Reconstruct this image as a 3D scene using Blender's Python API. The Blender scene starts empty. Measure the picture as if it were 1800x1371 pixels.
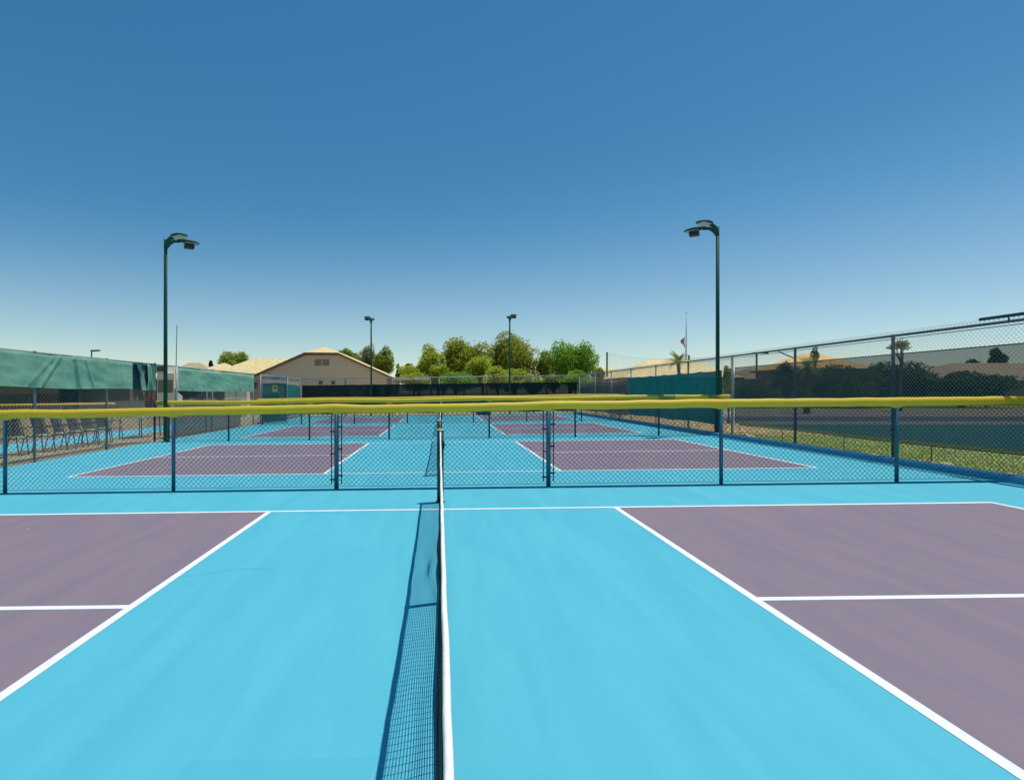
import bpy, math, random
from mathutils import Vector, Matrix, noise
R = random.Random(7)
S = bpy.context.scene
COL = S.collection
F = 980.0; VX = 776.5; VY = 690.5; H = 1.4165; CX = -0.0085; SL = 0.0125
def gz(x): return SL * x                              # the slab falls one in eighty to the left for drainage
def at(px, py, Y): return Vector(((px - VX) / F * Y + CX, Y, H - (py - VY) / F * Y))
def wx(px, Y): return (px - VX) / F * Y + CX
def wz(py, Y): return H - (py - VY) / F * Y

# ------------------------------------------------------------------ materials
def new_mat(name):
    m = bpy.data.materials.new(name); m.use_nodes = True
    return m, m.node_tree, m.node_tree.nodes['Principled BSDF']
def mat(name, col, rough=0.7, var=0.12, scale=3.0, metal=0.0, stretch=(1, 1, 1), bump=0.0, bscale=60.0, col2=None, detail=4, spec=0.5, transl=None):
    m, nt, b = new_mat(name)
    N, L = nt.nodes, nt.links
    tc = N.new('ShaderNodeTexCoord'); mp = N.new('ShaderNodeMapping'); mp.inputs['Scale'].default_value = stretch
    L.new(tc.outputs['Object'], mp.inputs['Vector'])
    nz = N.new('ShaderNodeTexNoise'); nz.inputs['Scale'].default_value = scale; nz.inputs['Detail'].default_value = detail
    nz.inputs['Roughness'].default_value = 0.6
    L.new(mp.outputs['Vector'], nz.inputs['Vector'])
    rp = N.new('ShaderNodeValToRGB')
    c1 = [max(0, c * (1 - var)) for c in col]; c2 = list(col2) if col2 else [min(1, c * (1 + var)) for c in col]
    rp.color_ramp.elements[0].position = 0.3; rp.color_ramp.elements[1].position = 0.7
    rp.color_ramp.elements[0].color = (*c1, 1); rp.color_ramp.elements[1].color = (*c2, 1)
    L.new(nz.outputs['Fac'], rp.inputs['Fac']); L.new(rp.outputs['Color'], b.inputs['Base Color'])
    b.inputs['Roughness'].default_value = rough; b.inputs['Metallic'].default_value = metal
    b.inputs['Specular IOR Level'].default_value = spec
    if bump:
        n2 = N.new('ShaderNodeTexNoise'); n2.inputs['Scale'].default_value = bscale; n2.inputs['Detail'].default_value = 5
        bp = N.new('ShaderNodeBump'); bp.inputs['Strength'].default_value = bump; bp.inputs['Distance'].default_value = 0.01
        L.new(tc.outputs['Object'], n2.inputs['Vector']); L.new(n2.outputs['Fac'], bp.inputs['Height']); L.new(bp.outputs['Normal'], b.inputs['Normal'])
    if transl:
        tr = N.new('ShaderNodeBsdfTranslucent'); L.new(rp.outputs['Color'], tr.inputs['Color'])
        mx = N.new('ShaderNodeMixShader'); mx.inputs[0].default_value = transl
        out = N['Material Output']
        L.new(b.outputs[0], mx.inputs[1]); L.new(tr.outputs[0], mx.inputs[2]); L.new(mx.outputs[0], out.inputs['Surface'])
    return m
def court_mat(name, base, dark, light, streak):
    """acrylic sport paint: soft clouding, squeegee strokes, fine grain and a few pale specks"""
    m, nt, b = new_mat(name); N, L = nt.nodes, nt.links
    tc = N.new('ShaderNodeTexCoord')
    def nz(scale, det, st=(1, 1, 1), rot=0, dist=0.0):
        mp = N.new('ShaderNodeMapping'); mp.inputs['Scale'].default_value = st; mp.inputs['Rotation'].default_value = (0, 0, rot)
        L.new(tc.outputs['Object'], mp.inputs['Vector'])
        n = N.new('ShaderNodeTexNoise'); n.inputs['Scale'].default_value = scale; n.inputs['Detail'].default_value = det; n.inputs['Distortion'].default_value = dist
        L.new(mp.outputs['Vector'], n.inputs['Vector']); return n.outputs['Fac']
    def ramp(f, p0, p1, c0, c1):
        r = N.new('ShaderNodeValToRGB'); r.color_ramp.elements[0].position = p0; r.color_ramp.elements[1].position = p1
        r.color_ramp.elements[0].color = (*c0, 1); r.color_ramp.elements[1].color = (*c1, 1); L.new(f, r.inputs['Fac']); return r.outputs['Color']
    def mix(a, bb, f):
        x = N.new('ShaderNodeMix'); x.data_type = 'RGBA'
        if isinstance(f, float): x.inputs[0].default_value = f
        else: L.new(f, x.inputs[0])
        L.new(a, x.inputs[6]); L.new(bb, x.inputs[7]); return x.outputs[2]
    a = ramp(nz(0.35, 5, dist=0.6), 0.3, 0.7, dark, base)
    c = ramp(nz(1.0, 7, (2.2, 0.45, 1), math.radians(24), 0.9), 0.35, 0.68, dark, light)
    col = mix(a, c, streak)
    c2 = ramp(nz(2.0, 8, (3.0, 0.35, 1), math.radians(-14), 0.6), 0.38, 0.62, dark, light)
    col = mix(col, c2, streak * 0.6)
    g = ramp(nz(90, 4), 0.3, 0.7, [v * 0.9 for v in base], light)
    col = mix(col, g, 0.18)
    vo = N.new('ShaderNodeTexVoronoi'); vo.inputs['Scale'].default_value = 1.3; L.new(tc.outputs['Object'], vo.inputs['Vector'])
    sp = N.new('ShaderNodeMath'); sp.operation = 'LESS_THAN'; sp.inputs[1].default_value = 0.012; L.new(vo.outputs['Distance'], sp.inputs[0])
    rgb = N.new('ShaderNodeRGB'); rgb.outputs[0].default_value = (0.75, 0.8, 0.8, 1)
    col = mix(col, rgb.outputs[0], sp.outputs[0])
    L.new(col, b.inputs['Base Color']); b.inputs['Roughness'].default_value = 0.75; b.inputs['Specular IOR Level'].default_value = 0.25
    bp = N.new('ShaderNodeBump'); bp.inputs['Strength'].default_value = 0.25; bp.inputs['Distance'].default_value = 0.004
    L.new(nz(220, 3), bp.inputs['Height']); L.new(bp.outputs['Normal'], b.inputs['Normal'])
    return m
def screen_mat(name, col, clear, var=0.15):
    """knitted windscreen: a fixed share of tiny holes lets the view through"""
    m, nt, b = new_mat(name); N, L = nt.nodes, nt.links
    tc = N.new('ShaderNodeTexCoord'); n = N.new('ShaderNodeTexNoise'); n.inputs['Scale'].default_value = 2.2; n.inputs['Detail'].default_value = 5
    L.new(tc.outputs['Object'], n.inputs['Vector'])
    rp = N.new('ShaderNodeValToRGB'); rp.color_ramp.elements[0].color = (*[c * (1 - var) for c in col], 1); rp.color_ramp.elements[1].color = (*[c * (1 + var) for c in col], 1)
    rp.color_ramp.elements[0].position = 0.3; rp.color_ramp.elements[1].position = 0.7
    L.new(n.outputs['Fac'], rp.inputs['Fac']); L.new(rp.outputs['Color'], b.inputs['Base Color']); b.inputs['Roughness'].default_value = 0.9
    b.inputs['Specular IOR Level'].default_value = 0.1
    t = N.new('ShaderNodeBsdfTransparent'); mx = N.new('ShaderNodeMixShader'); mx.inputs[0].default_value = clear
    L.new(b.outputs[0], mx.inputs[1]); L.new(t.outputs[0], mx.inputs[2]); L.new(mx.outputs[0], N['Material Output'].inputs['Surface'])
    return m
def tile_mat(name, c, c2):
    m, nt, b = new_mat(name); N, L = nt.nodes, nt.links
    tc = N.new('ShaderNodeTexCoord')
    w = N.new('ShaderNodeTexWave'); w.wave_type = 'BANDS'; w.bands_direction = 'Z'; w.inputs['Scale'].default_value = 2.6; w.inputs['Distortion'].default_value = 1.2; w.inputs['Detail Scale'].default_value = 4
    L.new(tc.outputs['Object'], w.inputs['Vector'])
    n = N.new('ShaderNodeTexNoise'); n.inputs['Scale'].default_value = 5; n.inputs['Detail'].default_value = 8; L.new(tc.outputs['Object'], n.inputs['Vector'])
    ad = N.new('ShaderNodeMath'); ad.operation = 'MULTIPLY_ADD'; ad.inputs[1].default_value = 0.22; L.new(w.outputs['Fac'], ad.inputs[0]); L.new(n.outputs['Fac'], ad.inputs[2])
    rp = N.new('ShaderNodeValToRGB'); rp.color_ramp.elements[0].position = 0.4; rp.color_ramp.elements[1].position = 0.78
    rp.color_ramp.elements[0].color = (*c, 1); rp.color_ramp.elements[1].color = (*c2, 1)
    L.new(ad.outputs[0], rp.inputs['Fac']); L.new(rp.outputs['Color'], b.inputs['Base Color']); b.inputs['Roughness'].default_value = 0.85
    bp = N.new('ShaderNodeBump'); bp.inputs['Strength'].default_value = 0.5; bp.inputs['Distance'].default_value = 0.05
    L.new(w.outputs['Fac'], bp.inputs['Height']); L.new(bp.outputs['Normal'], b.inputs['Normal'])
    return m
M = {
 'blue': court_mat('court_blue', (.100, .488, .585), (.076, .420, .525), (.114, .525, .615), 0.45),
 'purple': court_mat('court_purple', (.252, .188, .226), (.208, .176, .220), (.290, .212, .230), 0.55),
 'white_line': mat('line_white', (.84, .84, .82), .7, .09, 14, detail=10, bump=.2, bscale=150),
 'curb': mat('curb_blue', (.085, .40, .58), .7, .12, 6, bump=.3),
 'dirt': mat('dirt', (.28, .21, .10), .95, .3, 2.5, bump=.8, bscale=30, col2=(.48, .37, .19), detail=10),
 'dry': mat('dry_soil', (.20, .14, .05), .95, .3, 2.5, bump=.8, bscale=30, col2=(.34, .25, .11), detail=10),
 'gravel': mat('gold_gravel', (.50, .33, .10), .95, .35, 9, bump=1, bscale=22, col2=(.85, .63, .29), detail=12),
 'ground': mat('desert_ground', (.34, .27, .17), .95, .25, 1.2, bump=.5, bscale=20, col2=(.45, .37, .25), detail=10),
 'grass': mat('turf', (.25, .32, .05), .95, .25, 3, bump=.8, bscale=60, col2=(.42, .46, .11), detail=10),
 'blade': mat('grass_blade', (.30, .39, .06), .7, .2, 8, col2=(.44, .50, .12), transl=.3),
 'yellow': mat('yellow_pad', (.99, .71, .05), .5, .05, 3, bump=.15, bscale=8, transl=.38),
 'olive': mat('faded_pad', (.42, .36, .04), .6, .1, 3, transl=.2),
 'bluepost': mat('blue_post', (.035, .125, .19), .4, .12, 12),
 'navypost': mat('navy_post', (.018, .045, .065), .45, .15, 12),
 'bluewire': mat('coated_wire', (.012, .045, .07), .5, .1, 12),
 'steel': mat('galvanised', (.33, .35, .36), .5, .12, 9, metal=.3),
 'darksteel': mat('weathered_rail', (.09, .10, .105), .55, .2, 14, metal=.3),
 'gwire': mat('galvanised_wire', (.24, .25, .23), .5, .12, 9, metal=.2),
 'rwire': mat('weathered_wire', (.22, .235, .22), .6, .12, 9),
 'lampgreen': mat('lamp_green', (.008, .075, .052), .6, .12, 6, spec=.25),
 'lampglass': mat('lamp_lens', (.45, .46, .42), .25, .05, 30),
 'black': mat('black_metal', (.012, .014, .014), .5, .1, 20),
 'netcord': mat('net_cord', (.012, .022, .02), .8, .1, 30),
 'tape': mat('net_tape', (.90, .87, .76), .75, .06, 9, bump=.3, bscale=40),
 'greypost': mat('grey_blue_post', (.11, .16, .18), .45, .12, 12),
 'greenpost': mat('net_post', (.008, .035, .03), .4, .1, 12),
 'brass': mat('post_cap', (.42, .40, .20), .5, .1, 12),
 'cloth': mat('green_cloth', (.21, .43, .285), .9, .12, 1.1, col2=(.28, .54, .36), bump=.35, bscale=28, transl=.22),
 'cloth_dark': mat('navy_cloth', (.012, .05, .085), .9, .15, 4),
 'teal': screen_mat('teal_screen', (.012, .19, .165), .02),
 'gatescreen': screen_mat('gate_screen', (.02, .17, .15), .06),
 'blackscreen': screen_mat('black_screen', (.009, .026, .027), .035),
 'greyscreen': screen_mat('grey_screen', (.045, .062, .060), .12),
 'sheer': screen_mat('sheer_screen', (.022, .046, .040), .28),
 'hem': mat('screen_hem', (.012, .016, .012), .8, .2, 8),
 'olivehem': mat('olive_hem', (.30, .31, .10), .8, .2, 8),
 'stucco': mat('tan_stucco', (.60, .50, .37), .9, .07, 6, bump=.4, bscale=30),
 'stucco2': mat('brown_stucco', (.25, .205, .155), .9, .1, 4, bump=.4),
 'stucco3': mat('olive_stucco', (.13, .115, .085), .9, .1, 4, bump=.4),
 'cream': mat('cream_panel', (.82, .74, .52), .8, .06, 5),
 'fascia': mat('brown_fascia', (.16, .12, .08), .8, .1, 8),
 'vent': mat('grey_vent', (.27, .235, .20), .8, .1, 40),
 'glass': mat('dark_pane', (.02, .022, .025), .15, .1, 4),
 'door': mat('navy_door', (.012, .035, .06), .5, .1, 4),
 'tile': tile_mat('pale_tile', (.62, .46, .18), (.93, .74, .37)),
 'orangetile': tile_mat('orange_tile', (.70, .36, .09), (.98, .64, .22)),
 'browntile': tile_mat('brown_tile', (.38, .27, .15), (.60, .45, .27)),
 'bark': mat('bark', (.16, .11, .07), .95, .3, 8, bump=.6),
 'palebark': mat('pale_bark', (.42, .36, .28), .9, .2, 6),
 'rock': mat('sandstone', (.62, .47, .30), .9, .2, 6, bump=.8, bscale=18, col2=(.78, .64, .46)),
 'red': mat('red_sign', (.20, .04, .03), .6, .15, 6),
 'redmark': mat('sign_marks', (.34, .13, .10), .7, .1, 8),
 'signyellow': mat('sign_yellow', (.55, .50, .12), .6, .1, 8),
 'signpale': mat('sign_pale', (.55, .68, .50), .6, .1, 8),
 'seatgreen': mat('seat_sling', (.10, .42, .25), .8, .1, 20),
 'chairdark': mat('chair_frame', (.02, .022, .02), .5, .1, 20),
 'tabletop': mat('table_top', (.62, .60, .52), .6, .08, 6),
 'tennis': mat('tennis_green', (.02, .15, .13), .8, .15, .8),
 'asphalt': mat('asphalt', (.09, .095, .11), .9, .15, 1.5),
 'clay': mat('clay_path', (.34, .27, .22), .95, .15, 1.5),
 'signblue': mat('sign_blue', (.10, .25, .32), .6, .1, 8),
}
def leafmat(name, a, b):
    return mat(name, a, .75, .25, 1.3, col2=b, detail=3, transl=.5, spec=.2)
LM = {
 'pine': leafmat('pine_needles', (.22, .27, .03), (.54, .57, .08)),
 'olive': leafmat('olive_leaves', (.23, .31, .05), (.48, .57, .11)),
 'lime': leafmat('lime_leaves', (.32, .42, .035), (.62, .68, .08)),
 'green': leafmat('green_leaves', (.16, .34, .03), (.36, .58, .06)),
 'pale': leafmat('pale_leaves', (.22, .25, .11), (.40, .42, .20)),
 'dark': leafmat('dark_leaves', (.05, .085, .03), (.13, .18, .06)),
 'palm': leafmat('palm_fronds', (.20, .27, .03), (.40, .44, .07)),
}

# ------------------------------------------------------------------ mesh builder
class MB:
    def __init__(s): s.v = []; s.f = []
    def quad(s, a, b, c, d):
        n = len(s.v); s.v += [tuple(a), tuple(b), tuple(c), tuple(d)]; s.f.append((n, n+1, n+2, n+3)); return s
    def poly(s, pts):
        n = len(s.v); s.v += [tuple(p) for p in pts]; s.f.append(tuple(range(n, n+len(pts)))); return s
    def box(s, x0, x1, y0, y1, z0, z1, slope=False):
        n = len(s.v)
        for z in (z0, z1):
            for x, y in ((x0, y0), (x1, y0), (x1, y1), (x0, y1)):
                s.v.append((x, y, z + (gz(x) if slope else 0)))
        for f in ((0, 3, 2, 1), (4, 5, 6, 7), (0, 1, 5, 4), (1, 2, 6, 5), (2, 3, 7, 6), (3, 0, 4, 7)): s.f.append(tuple(n+i for i in f))
        return s
    def obox(s, c, ax, ay, az):
        n = len(s.v); c = Vector(c); ax, ay, az = Vector(ax), Vector(ay), Vector(az)
        for k in (-1, 1):
            for i, j in ((-1, -1), (1, -1), (1, 1), (-1, 1)): s.v.append(tuple(c + ax*i + ay*j + az*k))
        for f in ((0, 3, 2, 1), (4, 5, 6, 7), (0, 1, 5, 4), (1, 2, 6, 5), (2, 3, 7, 6), (3, 0, 4, 7)): s.f.append(tuple(n+i for i in f))
        return s
    def bar(s, a, b, r, n=8, r2=None, cap=True):
        a, b = Vector(a), Vector(b); d = (b - a)
        if d.length < 1e-6: return s
        d.normalize(); u = d.cross(Vector((0, 0, 1)))
        if u.length < 1e-3: u = Vector((1, 0, 0))
        u.normalize(); w = d.cross(u); k = len(s.v); r2 = r if r2 is None else r2
        for p, rr in ((a, r), (b, r2)):
            for i in range(n):
                t = 2*math.pi*i/n; s.v.append(tuple(p + (u*math.cos(t) + w*math.sin(t))*rr))
        for i in range(n): s.f.append((k+i, k+(i+1) % n, k+n+(i+1) % n, k+n+i))
        if cap: s.f.append(tuple(k+i for i in range(n))[::-1]); s.f.append(tuple(k+n+i for i in range(n)))
        return s
    def tube(s, pts, rad, n=10, cap=True):
        pts = [Vector(p) for p in pts]; k0 = len(s.v)
        for i, p in enumerate(pts):
            d = (pts[min(i+1, len(pts)-1)] - pts[max(i-1, 0)]).normalized(); u = d.cross(Vector((0, 0, 1)))
            if u.length < 1e-3: u = Vector((1, 0, 0))
            u.normalize(); w = u.cross(d); r = rad(i) if callable(rad) else rad
            for j in range(n):
                t = 2*math.pi*j/n; s.v.append(tuple(p + (u*math.cos(t) + w*math.sin(t))*r))
        for i in range(len(pts)-1):
            for j in range(n):
                a = k0+i*n+j; b = k0+i*n+(j+1) % n; s.f.append((a, b, b+n, a+n))
        if cap:
            s.f.append(tuple(k0+j for j in range(n))[::-1]); e = k0+(len(pts)-1)*n; s.f.append(tuple(e+j for j in range(n)))
        return s
    def cap_dome(s, c, r, h, n=10, m=4):
        k = len(s.v); c = Vector(c)
        for i in range(m):
            a = math.pi/2*i/m
            for j in range(n):
                t = 2*math.pi*j/n; s.v.append(tuple(c + Vector((r*math.cos(a)*math.cos(t), r*math.cos(a)*math.sin(t), h*math.sin(a)))))
        s.v.append(tuple(c + Vector((0, 0, h))))
        for i in range(m-1):
            for j in range(n): s.f.append((k+i*n+j, k+i*n+(j+1) % n, k+(i+1)*n+(j+1) % n, k+(i+1)*n+j))
        for j in range(n): s.f.append((k+(m-1)*n+j, k+(m-1)*n+(j+1) % n, k+m*n))
        return s
    def build(s, name, m, parent=None, smooth=False, **kw):
        me = bpy.data.meshes.new(name); me.from_pydata(s.v, [], s.f); me.validate(); me.update()
        me.materials.append(m)
        if smooth: me.polygons.foreach_set('use_smooth', [True]*len(me.polygons))
        o = bpy.data.objects.new(name, me); COL.objects.link(o)
        if parent is not None:
            o.parent = parent; o.matrix_parent_inverse = Matrix.Translation(-world_loc(parent)) if False else Matrix.Identity(4)
            w = world_loc(parent)
            if w.length > 0:
                me.transform(Matrix.Translation(-w))
        for k, v in kw.items(): o[k] = v
        return o
def world_loc(o):
    w = Vector((0, 0, 0))
    while o is not None: w += o.location; o = o.parent
    return w
def thing(name, label, cat, loc, group=None):
    o = bpy.data.objects.new(name, None); o.empty_display_size = .2; COL.objects.link(o); o.location = loc
    o['label'] = label; o['category'] = cat
    if group: o['group'] = group
    return o
def tagged(o, label, cat, group=None):
    o['label'] = label; o['category'] = cat
    if group: o['group'] = group
    return o
def copy_tree(o, parent=None):
    c = o.copy(); COL.objects.link(c)
    if parent is not None: c.parent = parent
    for ch in list(o.children): copy_tree(ch, c)
    return c
def struct(mb, name, m, **kw): return mb.build(name, m, kind='structure', **kw)

# ------------------------------------------------------------------ ground and courts
g = MB(); xs = [-700, -45, -9, 9, 700]; zs = [-.62, -.62, -.15, .085, .085]; ys = [-60, 0, 60, 1500]
for i in range(4):
    for j in range(3): g.quad((xs[i], ys[j], zs[i]), (xs[i+1], ys[j], zs[i+1]), (xs[i+1], ys[j+1], zs[i+1]), (xs[i], ys[j+1], zs[i]))
struct(g, 'ground', M['ground'])
def sheet(x0, x1, y0, y1, dz, mb=None, n=1):
    mb = mb or MB(); mb.quad((x0, y0, gz(x0)+dz), (x1, y0, gz(x1)+dz), (x1, y1, gz(x1)+dz), (x0, y1, gz(x0)+dz)); return mb
FARY = 35.55
struct(sheet(-8.97, 8.36, -4, FARY, 0.0), 'court_surface', M['blue'])
M['blue_patch'] = court_mat('court_blue_patch', (.096, .475, .575), (.075, .41, .52), (.10, .48, .58), 0.35)
struct(MB().quad((-1.0, 1.2, gz(-1)+.0008), (-.27, 1.2, gz(-.27)+.0008), (-.27, 2.17, gz(-.27)+.0008), (-1.0, 2.17, gz(-1)+.0008)), 'court_patch', M['blue_patch'])
ck = MB(); pts_ = [(-2.35 + .055*i + R.uniform(-.01, .01), 4.30 + .018*i + .03*math.sin(i*.7) + R.uniform(-.008, .008)) for i in range(18)]
for (a, b), (c, d) in zip(pts_, pts_[1:]): ck.quad((a, b-.0012, gz(a)+.001), (c, d-.0012, gz(c)+.001), (c, d+.0012, gz(c)+.001), (a, b+.0012, gz(a)+.001))
M['crack'] = mat('hairline_crack', (.04, .22, .30), .9)
struct(ck, 'hairline_crack', M['crack'])
struct(sheet(-11.4, -8.975, -4, 60, -.008), 'dirt_path', M['dirt'])
CENT = (3.76, 12.96, 21.68, 30.45)
LW = .062; KX = 2.134; BX = 6.705; HW = 3.05
for c in CENT:
    p = MB(); l = MB()
    for sgn in (-1, 1):
        a, b = sorted((sgn*(KX), sgn*(BX-LW/2))); sheet(a, b, c-HW+LW/2, c+HW-LW/2, .0012, p)
        a, b = sorted((sgn*(KX-LW), sgn*KX)); sheet(a, b, c-HW+LW, c+HW-LW, .0024, l)
        a, b = sorted((sgn*(BX-LW), sgn*BX)); sheet(a, b, c-HW+LW, c+HW-LW, .0024, l)
        a, b = sorted((sgn*KX, sgn*(BX-LW))); sheet(a, b, c-LW/2, c+LW/2, .0024, l)
    for y in (c-HW, c+HW-LW): sheet(-BX, BX, y, y+LW, .0024, l)
    struct(p, 'service_area', M['purple']); struct(l, 'court_lines', M['white_line'])
# raised kerb along the right edge of the slab
k = MB(); k.box(8.36, 8.60, -3, FARY, -.05, .085, slope=True); struct(k, 'kerb', M['curb'])
# right side: grass strip, gold gravel, the neighbour's tennis court and paths
gr = MB(); gr.quad((8.60, -3, .10), (13.2, -3, .10), (13.2, 24.0, .10), (8.60, 24.0, .10)); struct(gr, 'grass_strip', M['grass'])
gv = MB(); gv.quad((8.66, 17.6, .104), (10.6, 17.6, .104), (12.2, 24, .104), (8.66, 24, .104)).quad((8.66, 24, .104), (12.2, 24, .104), (13.2, 46, .104), (8.66, 46, .104)); struct(gv, 'gravel_bed', M['gravel'])
tn = MB(); tn.quad((13.3, -3, .095), (48, -3, .095), (48, 23.3, .095), (13.3, 23.3, .095)); struct(tn, 'green_court', M['tennis'])
def strip(x0, x1, y0, y1, m, name): struct(MB().quad((x0, y0, .096), (x1, y0, .096), (x1, y1, .096), (x0, y1, .096)), name, m)
strip(13.3, 60, 23.3, 26.0, M['clay'], 'clay_path'); strip(13.3, 70, 26.0, 31.0, M['asphalt'], 'road')
strip(13.3, 80, 31.0, 42.0, M['clay'], 'sandy_verge'); strip(13.3, 90, 42.0, 52.0, M['grass'], 'far_grass')
# left neighbour's blue margin, pinkish edge and dry ground
nb = MB(); sheet(-13.3, -11.4, -4, 30, -.004, nb); struct(nb, 'neighbour_court', M['blue'])
struct(sheet(-14.0, -13.3, -4, 30, -.004), 'neighbour_service_area', M['purple'])
struct(sheet(-44, -14.0, -4, 41, -.006), 'dry_ground', M['dry'])
struct(MB().quad((-9.0, FARY, -.09), (8.36, FARY, .118), (8.36, 47, .118), (-9.0, 47, -.09)), 'far_path', M['gravel'])
# grass blades (nobody could count them)
gb = MB()
for i in range(24000):
    y = R.uniform(7.5, 18.5); x = 8.68 + R.random()**1.3*4.5; h = R.uniform(.02, .055); a = R.uniform(0, math.pi); w = .006
    dx, dy = math.cos(a)*w, math.sin(a)*w; lx, ly = R.uniform(-.02, .02), R.uniform(-.02, .02)
    n = len(gb.v); gb.v += [(x-dx, y-dy, .10), (x+dx, y+dy, .10), (x+lx, y+ly, .10+h)]; gb.f.append((n, n+1, n+2))
gb.build('grass', M['blade'], kind='stuff', label='short green turf beyond the right kerb')

# ------------------------------------------------------------------ chain link
def chain(mb, P0, U, length, z0f, z1f, pitch=.072, r=.0021, off=.003):
    """two families of wires forming diamonds in the vertical plane through P0 along unit U"""
    U = Vector(U); P0 = Vector(P0); nrm = U.cross(Vector((0, 0, 1)))
    hgt = z1f(0) - z0f(0)
    k = 0
    t = -hgt
    while t < length + hgt:
        for sg in (1, -1):
            # wire starts at s=t at the bottom, runs 45 deg
            s0, s1 = t, t + sg*hgt; za, zb = 0.0, hgt
            # clip to [0,length]
            def clip(s0, za, s1, zb):
                if s0 > s1: s0, za, s1, zb = s1, zb, s0, za
                if s1 <= 0 or s0 >= length: return None
                if s0 < 0: za += (zb-za)*(0-s0)/(s1-s0); s0 = 0
                if s1 > length: zb = za + (zb-za)*(length-s0)/(s1-s0); s1 = length
                return s0, za, s1, zb
            c = clip(s0, za, s1, zb)
            if c and c[2]-c[0] > .02:
                a = P0 + U*c[0] + nrm*off*sg; b = P0 + U*c[2] + nrm*off*sg
                a.z = z0f(c[0]) + c[1]; b.z = z0f(c[2]) + c[3]
                mb.bar(a, b, r, 3, cap=False)
        t += pitch
    return mb

# ------------------------------------------------------------------ low fences with yellow caps
def cross_fence(name, label, Y, x0, x1, posts, gates, zc, rpad, group, sections=(), braced=True, detail=True, pm='bluepost'):
    t = thing(name, label, 'fence', (0, Y, 0), group)
    for p in posts:
        w = .034 if p in gates else .027
        MB().bar((p, Y, gz(p)), (p, Y, zc(p)), w, 12).build('post', M[pm], t, True)
    if detail:
        for p in gates:
            for s in (-1, 1):
                q = p + s*.075
                MB().bar((q, Y, gz(q)+.07), (q, Y, zc(q)-.02), .008, 6).build('tension_bar', M['bluewire'], t)
                for h in ((.14, .52, .86) if s < 0 else (.2, .6, .93)):
                    MB().obox(((p+q)/2+s*.005, Y-.012, gz(p)+h), (.05, 0, 0), (0, .006, 0), (0, 0, .011)).build('tie_band', M['black'], t)
    MB().tube([(x, Y, zc(x)) for x in [x0 + (x1-x0)*i/40 for i in range(41)]], .018, 8).build('top_rail', M[pm], t)
    MB().bar((x0, Y, gz(x0)+.035), (x1, Y, gz(x1)+.035), .003, 6).build('bottom_wire', M['bluewire'], t)
    cm = MB(); chain(cm, (x0, Y+.03, 0), (1, 0, 0), x1-x0, lambda s: gz(x0+s)+.025, lambda s: gz(x0+s)+1.17, r=.0033)
    cm.build('chain_link', M['bluewire'], t)
    # padding: a soft ribbed tube with saddles where it hangs on the posts
    secs = [(x0, x1, 'yellow')] if not sections else sections
    for (a, b, m) in secs:
        n = max(8, int((b-a)/.04)); pts = []; rr = []
        for i in range(n+1):
            x = a + (b-a)*i/n
            pts.append((x, Y, zc(x) + .006*noise.noise(Vector((x*2.3, Y, 0)))))
            rr.append(rpad*(1 + .06*noise.noise(Vector((x*3.1, Y, 5))) + .03*noise.noise(Vector((x*11, Y, 9)))))
        mb = MB(); mb.tube(pts, lambda i: rr[i], 20)
        # saddle droop under posts
        vs = []
        for (vx, vy, vz) in mb.v:
            d = 0
            for p in posts:
                d = max(d, math.exp(-((vx-p)/.075)**2))
            lowness = max(0, (zc(vx) - vz)/rpad)
            wob = .006*max(0, noise.noise(Vector((vx*5.0, Y, 2))))*lowness
            vs.append((vx, vy, vz - .034*d*lowness - wob))
        mb.v = vs
        mb.build('padding', M[m], t, True)
    return t
def lerp_table(tab):
    def f(x):
        if x <= tab[0][0]: return tab[0][1] + (x-tab[0][0])*SL
        for (a, za), (b, zb) in zip(tab, tab[1:]):
            if x <= b:
                u = (x-a)/(b-a); u = u*u*(3-2*u); return za + (zb-za)*u
        return tab[-1][1] + (x-tab[-1][0])*SL
    return f
FA = 8.34
capA = lerp_table([(wx(p, FA), wz(q, FA)) for p, q in ((0, 728.3), (60, 727.4), (150, 727), (280, 724), (350, 722.4), (450, 720.7), (550, 719), (590, 717.2), (650, 719), (750, 717.2), (900, 715), (970, 711.8), (1050, 711.7), (1150, 710.6), (1250, 709), (1400, 707.6), (1575, 706.2), (1650, 704.9), (1800, 703.8))])
postsA = [wx(p, FA) for p in (9, 305, 591.5, 964, 1267.5, 1576)]
cross_fence('low_fence', 'nearest low blue chain-link fence with thick yellow cap, right behind the front court', FA, -9.0, 8.74,
            [postsA[0]-2.5] + postsA, (postsA[2], postsA[3]), capA, .064, 'low yellow-capped fences between courts')
FB = 17.35
capB = lambda x: 1.205 + SL*x + .012*math.sin(x*1.3)
pB = [wx(p, FB) for p in (402, 544, 684, 860, 1011, 1158)]
s1, s2, s3, s4 = wx(1157, FB), wx(1185, FB), wx(1244, FB), wx(1262, FB)
cross_fence('low_fence', 'second low chain-link fence with yellow cap, running between the two tall green lamp posts', FB, -8.9, 8.9, pB + [-8.5, 8.5], (), capB, .062,
            'low yellow-capped fences between courts', [(-8.9, -8.72, 'olive'), (-8.7, s1, 'yellow'), (s1+.005, s2, 'olive'), (s2+.005, s3, 'yellow'), (s3+.005, s4, 'olive'), (s4+.005, 8.95, 'yellow')], detail=False, pm='navypost')
FC = 26.25
capC = lambda x: 1.20 + SL*x + .012*math.sin(x*1.1+1)
pC = [wx(p, FC) for p in (530, 623, 716, 832, 926, 1022)]
cross_fence('low_fence', 'third and farthest low chain-link fence with yellow cap, just behind the second', FC, -8.7, 8.6, pC + [-8.45, 8.35], (), capC, .06,
            'low yellow-capped fences between courts', detail=False, pm='navypost')

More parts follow.
